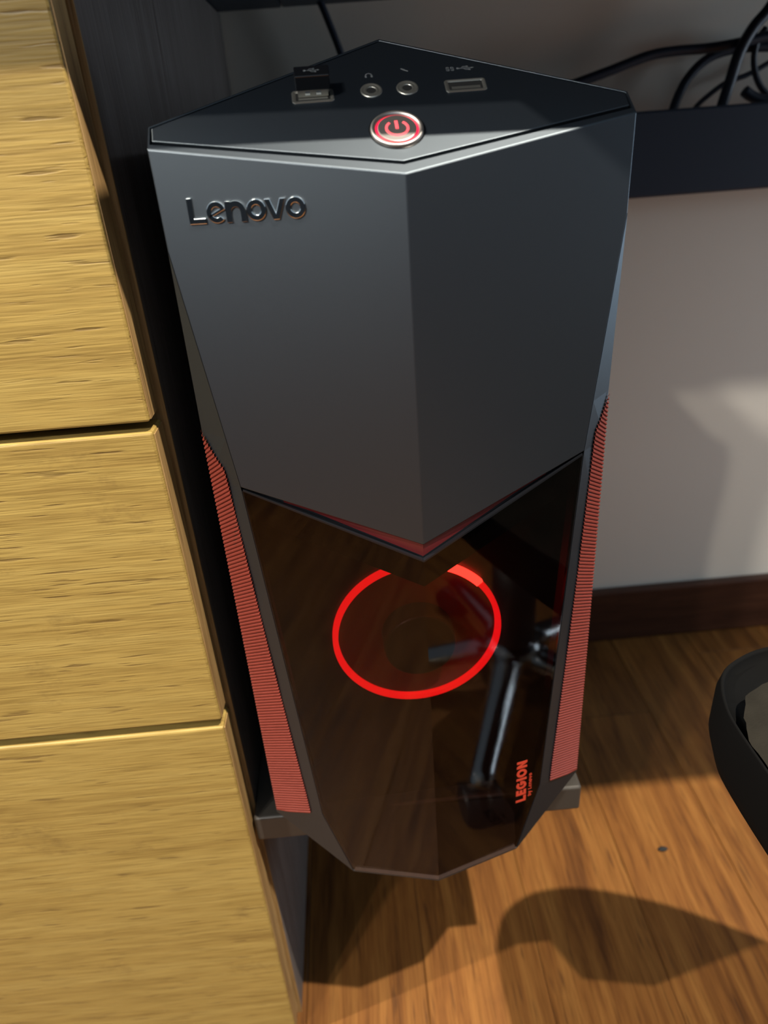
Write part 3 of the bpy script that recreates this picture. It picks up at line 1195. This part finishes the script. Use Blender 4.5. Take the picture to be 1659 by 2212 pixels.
def closed_curve(pts, sub=5):
    P = [Vector((x_ - SX, y_ - SY)) for x_, y_ in pts]
    n_ = len(P)
    o_ = []
    for i_ in range(n_):
        a_, b_, c_, d_ = P[i_ - 1], P[i_], P[(i_ + 1) % n_], P[(i_ + 2) % n_]
        for k_ in range(sub):
            t = k_ / sub
            o_.append(0.5 * ((2 * b_) + (c_ - a_) * t + (2 * a_ - 5 * b_ + 4 * c_ - d_) * t * t + (-a_ + 3 * b_ - 3 * c_ + d_) * t ** 3))
    return o_


CRV = closed_curve(OUTL)
CEN = sum(CRV, Vector((0, 0))) / len(CRV)


def scaled(k_, ky=None):
    ky = k_ if ky is None else ky
    return [Vector((CEN.x + (p.x - CEN.x) * k_, CEN.y + (p.y - CEN.y) * ky)) for p in CRV]


bm = bmesh.new()
rows = []
for k_, z_ in ((0.55, 0.330), (0.90, 0.333), (0.975, 0.340), (1.0, 0.352), (1.0, 0.374), (0.99, 0.3815), (0.985, 0.383), (0.975, 0.381), (0.97, 0.374)):
    rows.append([bm.verts.new((p.x, p.y, z_)) for p in scaled(k_)])
for a, b in zip(rows, rows[1:]):
    for i in range(len(a)):
        j = (i + 1) % len(a)
        bm.faces.new((a[i], a[j], b[j], b[i]))
bm.faces.new(rows[0][::-1])
bm.faces.new(rows[-1])
from_bm('seat_shell', bm, 'bin', ST_, True)
bm = bmesh.new()
rows = []
NR = 18
for q in range(1, NR + 1):
    t = q / NR
    row = []
    for p in scaled(0.974 * t, 0.90 * t):
        w3 = Vector((p.x, p.y - 0.012, 0))
        wob = noise.noise(w3 * 90) * 0.0022 + noise.noise(w3 * 260) * 0.0012
        edge = 1 + (noise.noise(w3 * 120) * 0.018 if q == NR else 0)
        row.append(bm.verts.new((CEN.x + (p.x - CEN.x) * edge, CEN.y + (p.y - CEN.y) * edge - 0.010, 0.3822 + 0.008 * (1 - t ** 3) + wob)))
    rows.append(row)
for a, b in zip(rows, rows[1:]):
    for i in range(len(a)):
        j = (i + 1) % len(a)
        bm.faces.new((a[i], a[j], b[j], b[i]))
bm.faces.new(rows[0])
from_bm('seat_fabric', bm, 'fleece', ST_, True)
lathe('gas_column', [(0, 0.075), (0.026, 0.075), (0.026, 0.20), (0.014, 0.202), (0.014, 0.322), (0.06, 0.323), (0.06, 0.331), (0, 0.331)], 'chairblack', ST_, 24)
lathe('base_hub', [(0, 0.056), (0.034, 0.056), (0.038, 0.072), (0.033, 0.090), (0, 0.092)], 'chrome', ST_, 32)
A0 = 141
for i in range(5):
    a = math.radians(A0 + 72 * i)
    c_, s_ = math.cos(a), math.sin(a)
    bm = bmesh.new()
    rows = []
    for q in range(11):
        t = q / 10
        r = 0.028 + 0.172 * t
        hw = 0.019 - 0.007 * t
        zt = 0.088 - 0.032 * t
        hh = 0.030 - 0.018 * t
        ring_ = []
        for m_ in range(14):
            b_ = 2 * math.pi * m_ / 14
            w_, z_ = hw * math.cos(b_), zt - hh / 2 + hh / 2 * math.sin(b_)
            ring_.append(bm.verts.new((r * c_ - w_ * s_, r * s_ + w_ * c_, z_)))
        rows.append(ring_)
    for p_, q_ in zip(rows, rows[1:]):
        for m_ in range(14):
            j = (m_ + 1) % 14
            bm.faces.new((p_[m_], p_[j], q_[j], q_[m_]))
    bm.faces.new(rows[0][::-1])
    bm.faces.new(rows[-1])
    from_bm('base_arm', bm, 'chrome', ST_, True)
    cx, cy = 0.192 * c_, 0.192 * s_
    ca = a + math.radians(60)
    d_ = Vector((math.cos(ca), math.sin(ca)))
    bm = bmesh.new()
    for sd in (-1, 1):
        m4 = Matrix.Translation((cx + d_.x * 0.012 * sd, cy + d_.y * 0.012 * sd, 0.022)) @ Matrix.Rotation(ca, 4, 'Z') @ Matrix.Rotation(math.pi / 2, 4, 'Y')
        bmesh.ops.create_cone(bm, cap_ends=True, segments=32, radius1=0.022, radius2=0.022, depth=0.016, matrix=m4)
    bmesh.ops.create_cone(bm, cap_ends=True, segments=16, radius1=0.007, radius2=0.007, depth=0.026, matrix=Matrix.Translation((cx, cy, 0.040)))
    o = from_bm('caster', bm, 'chairblack', ST_)
    add_bevel(o, 0.003, 2, 40)
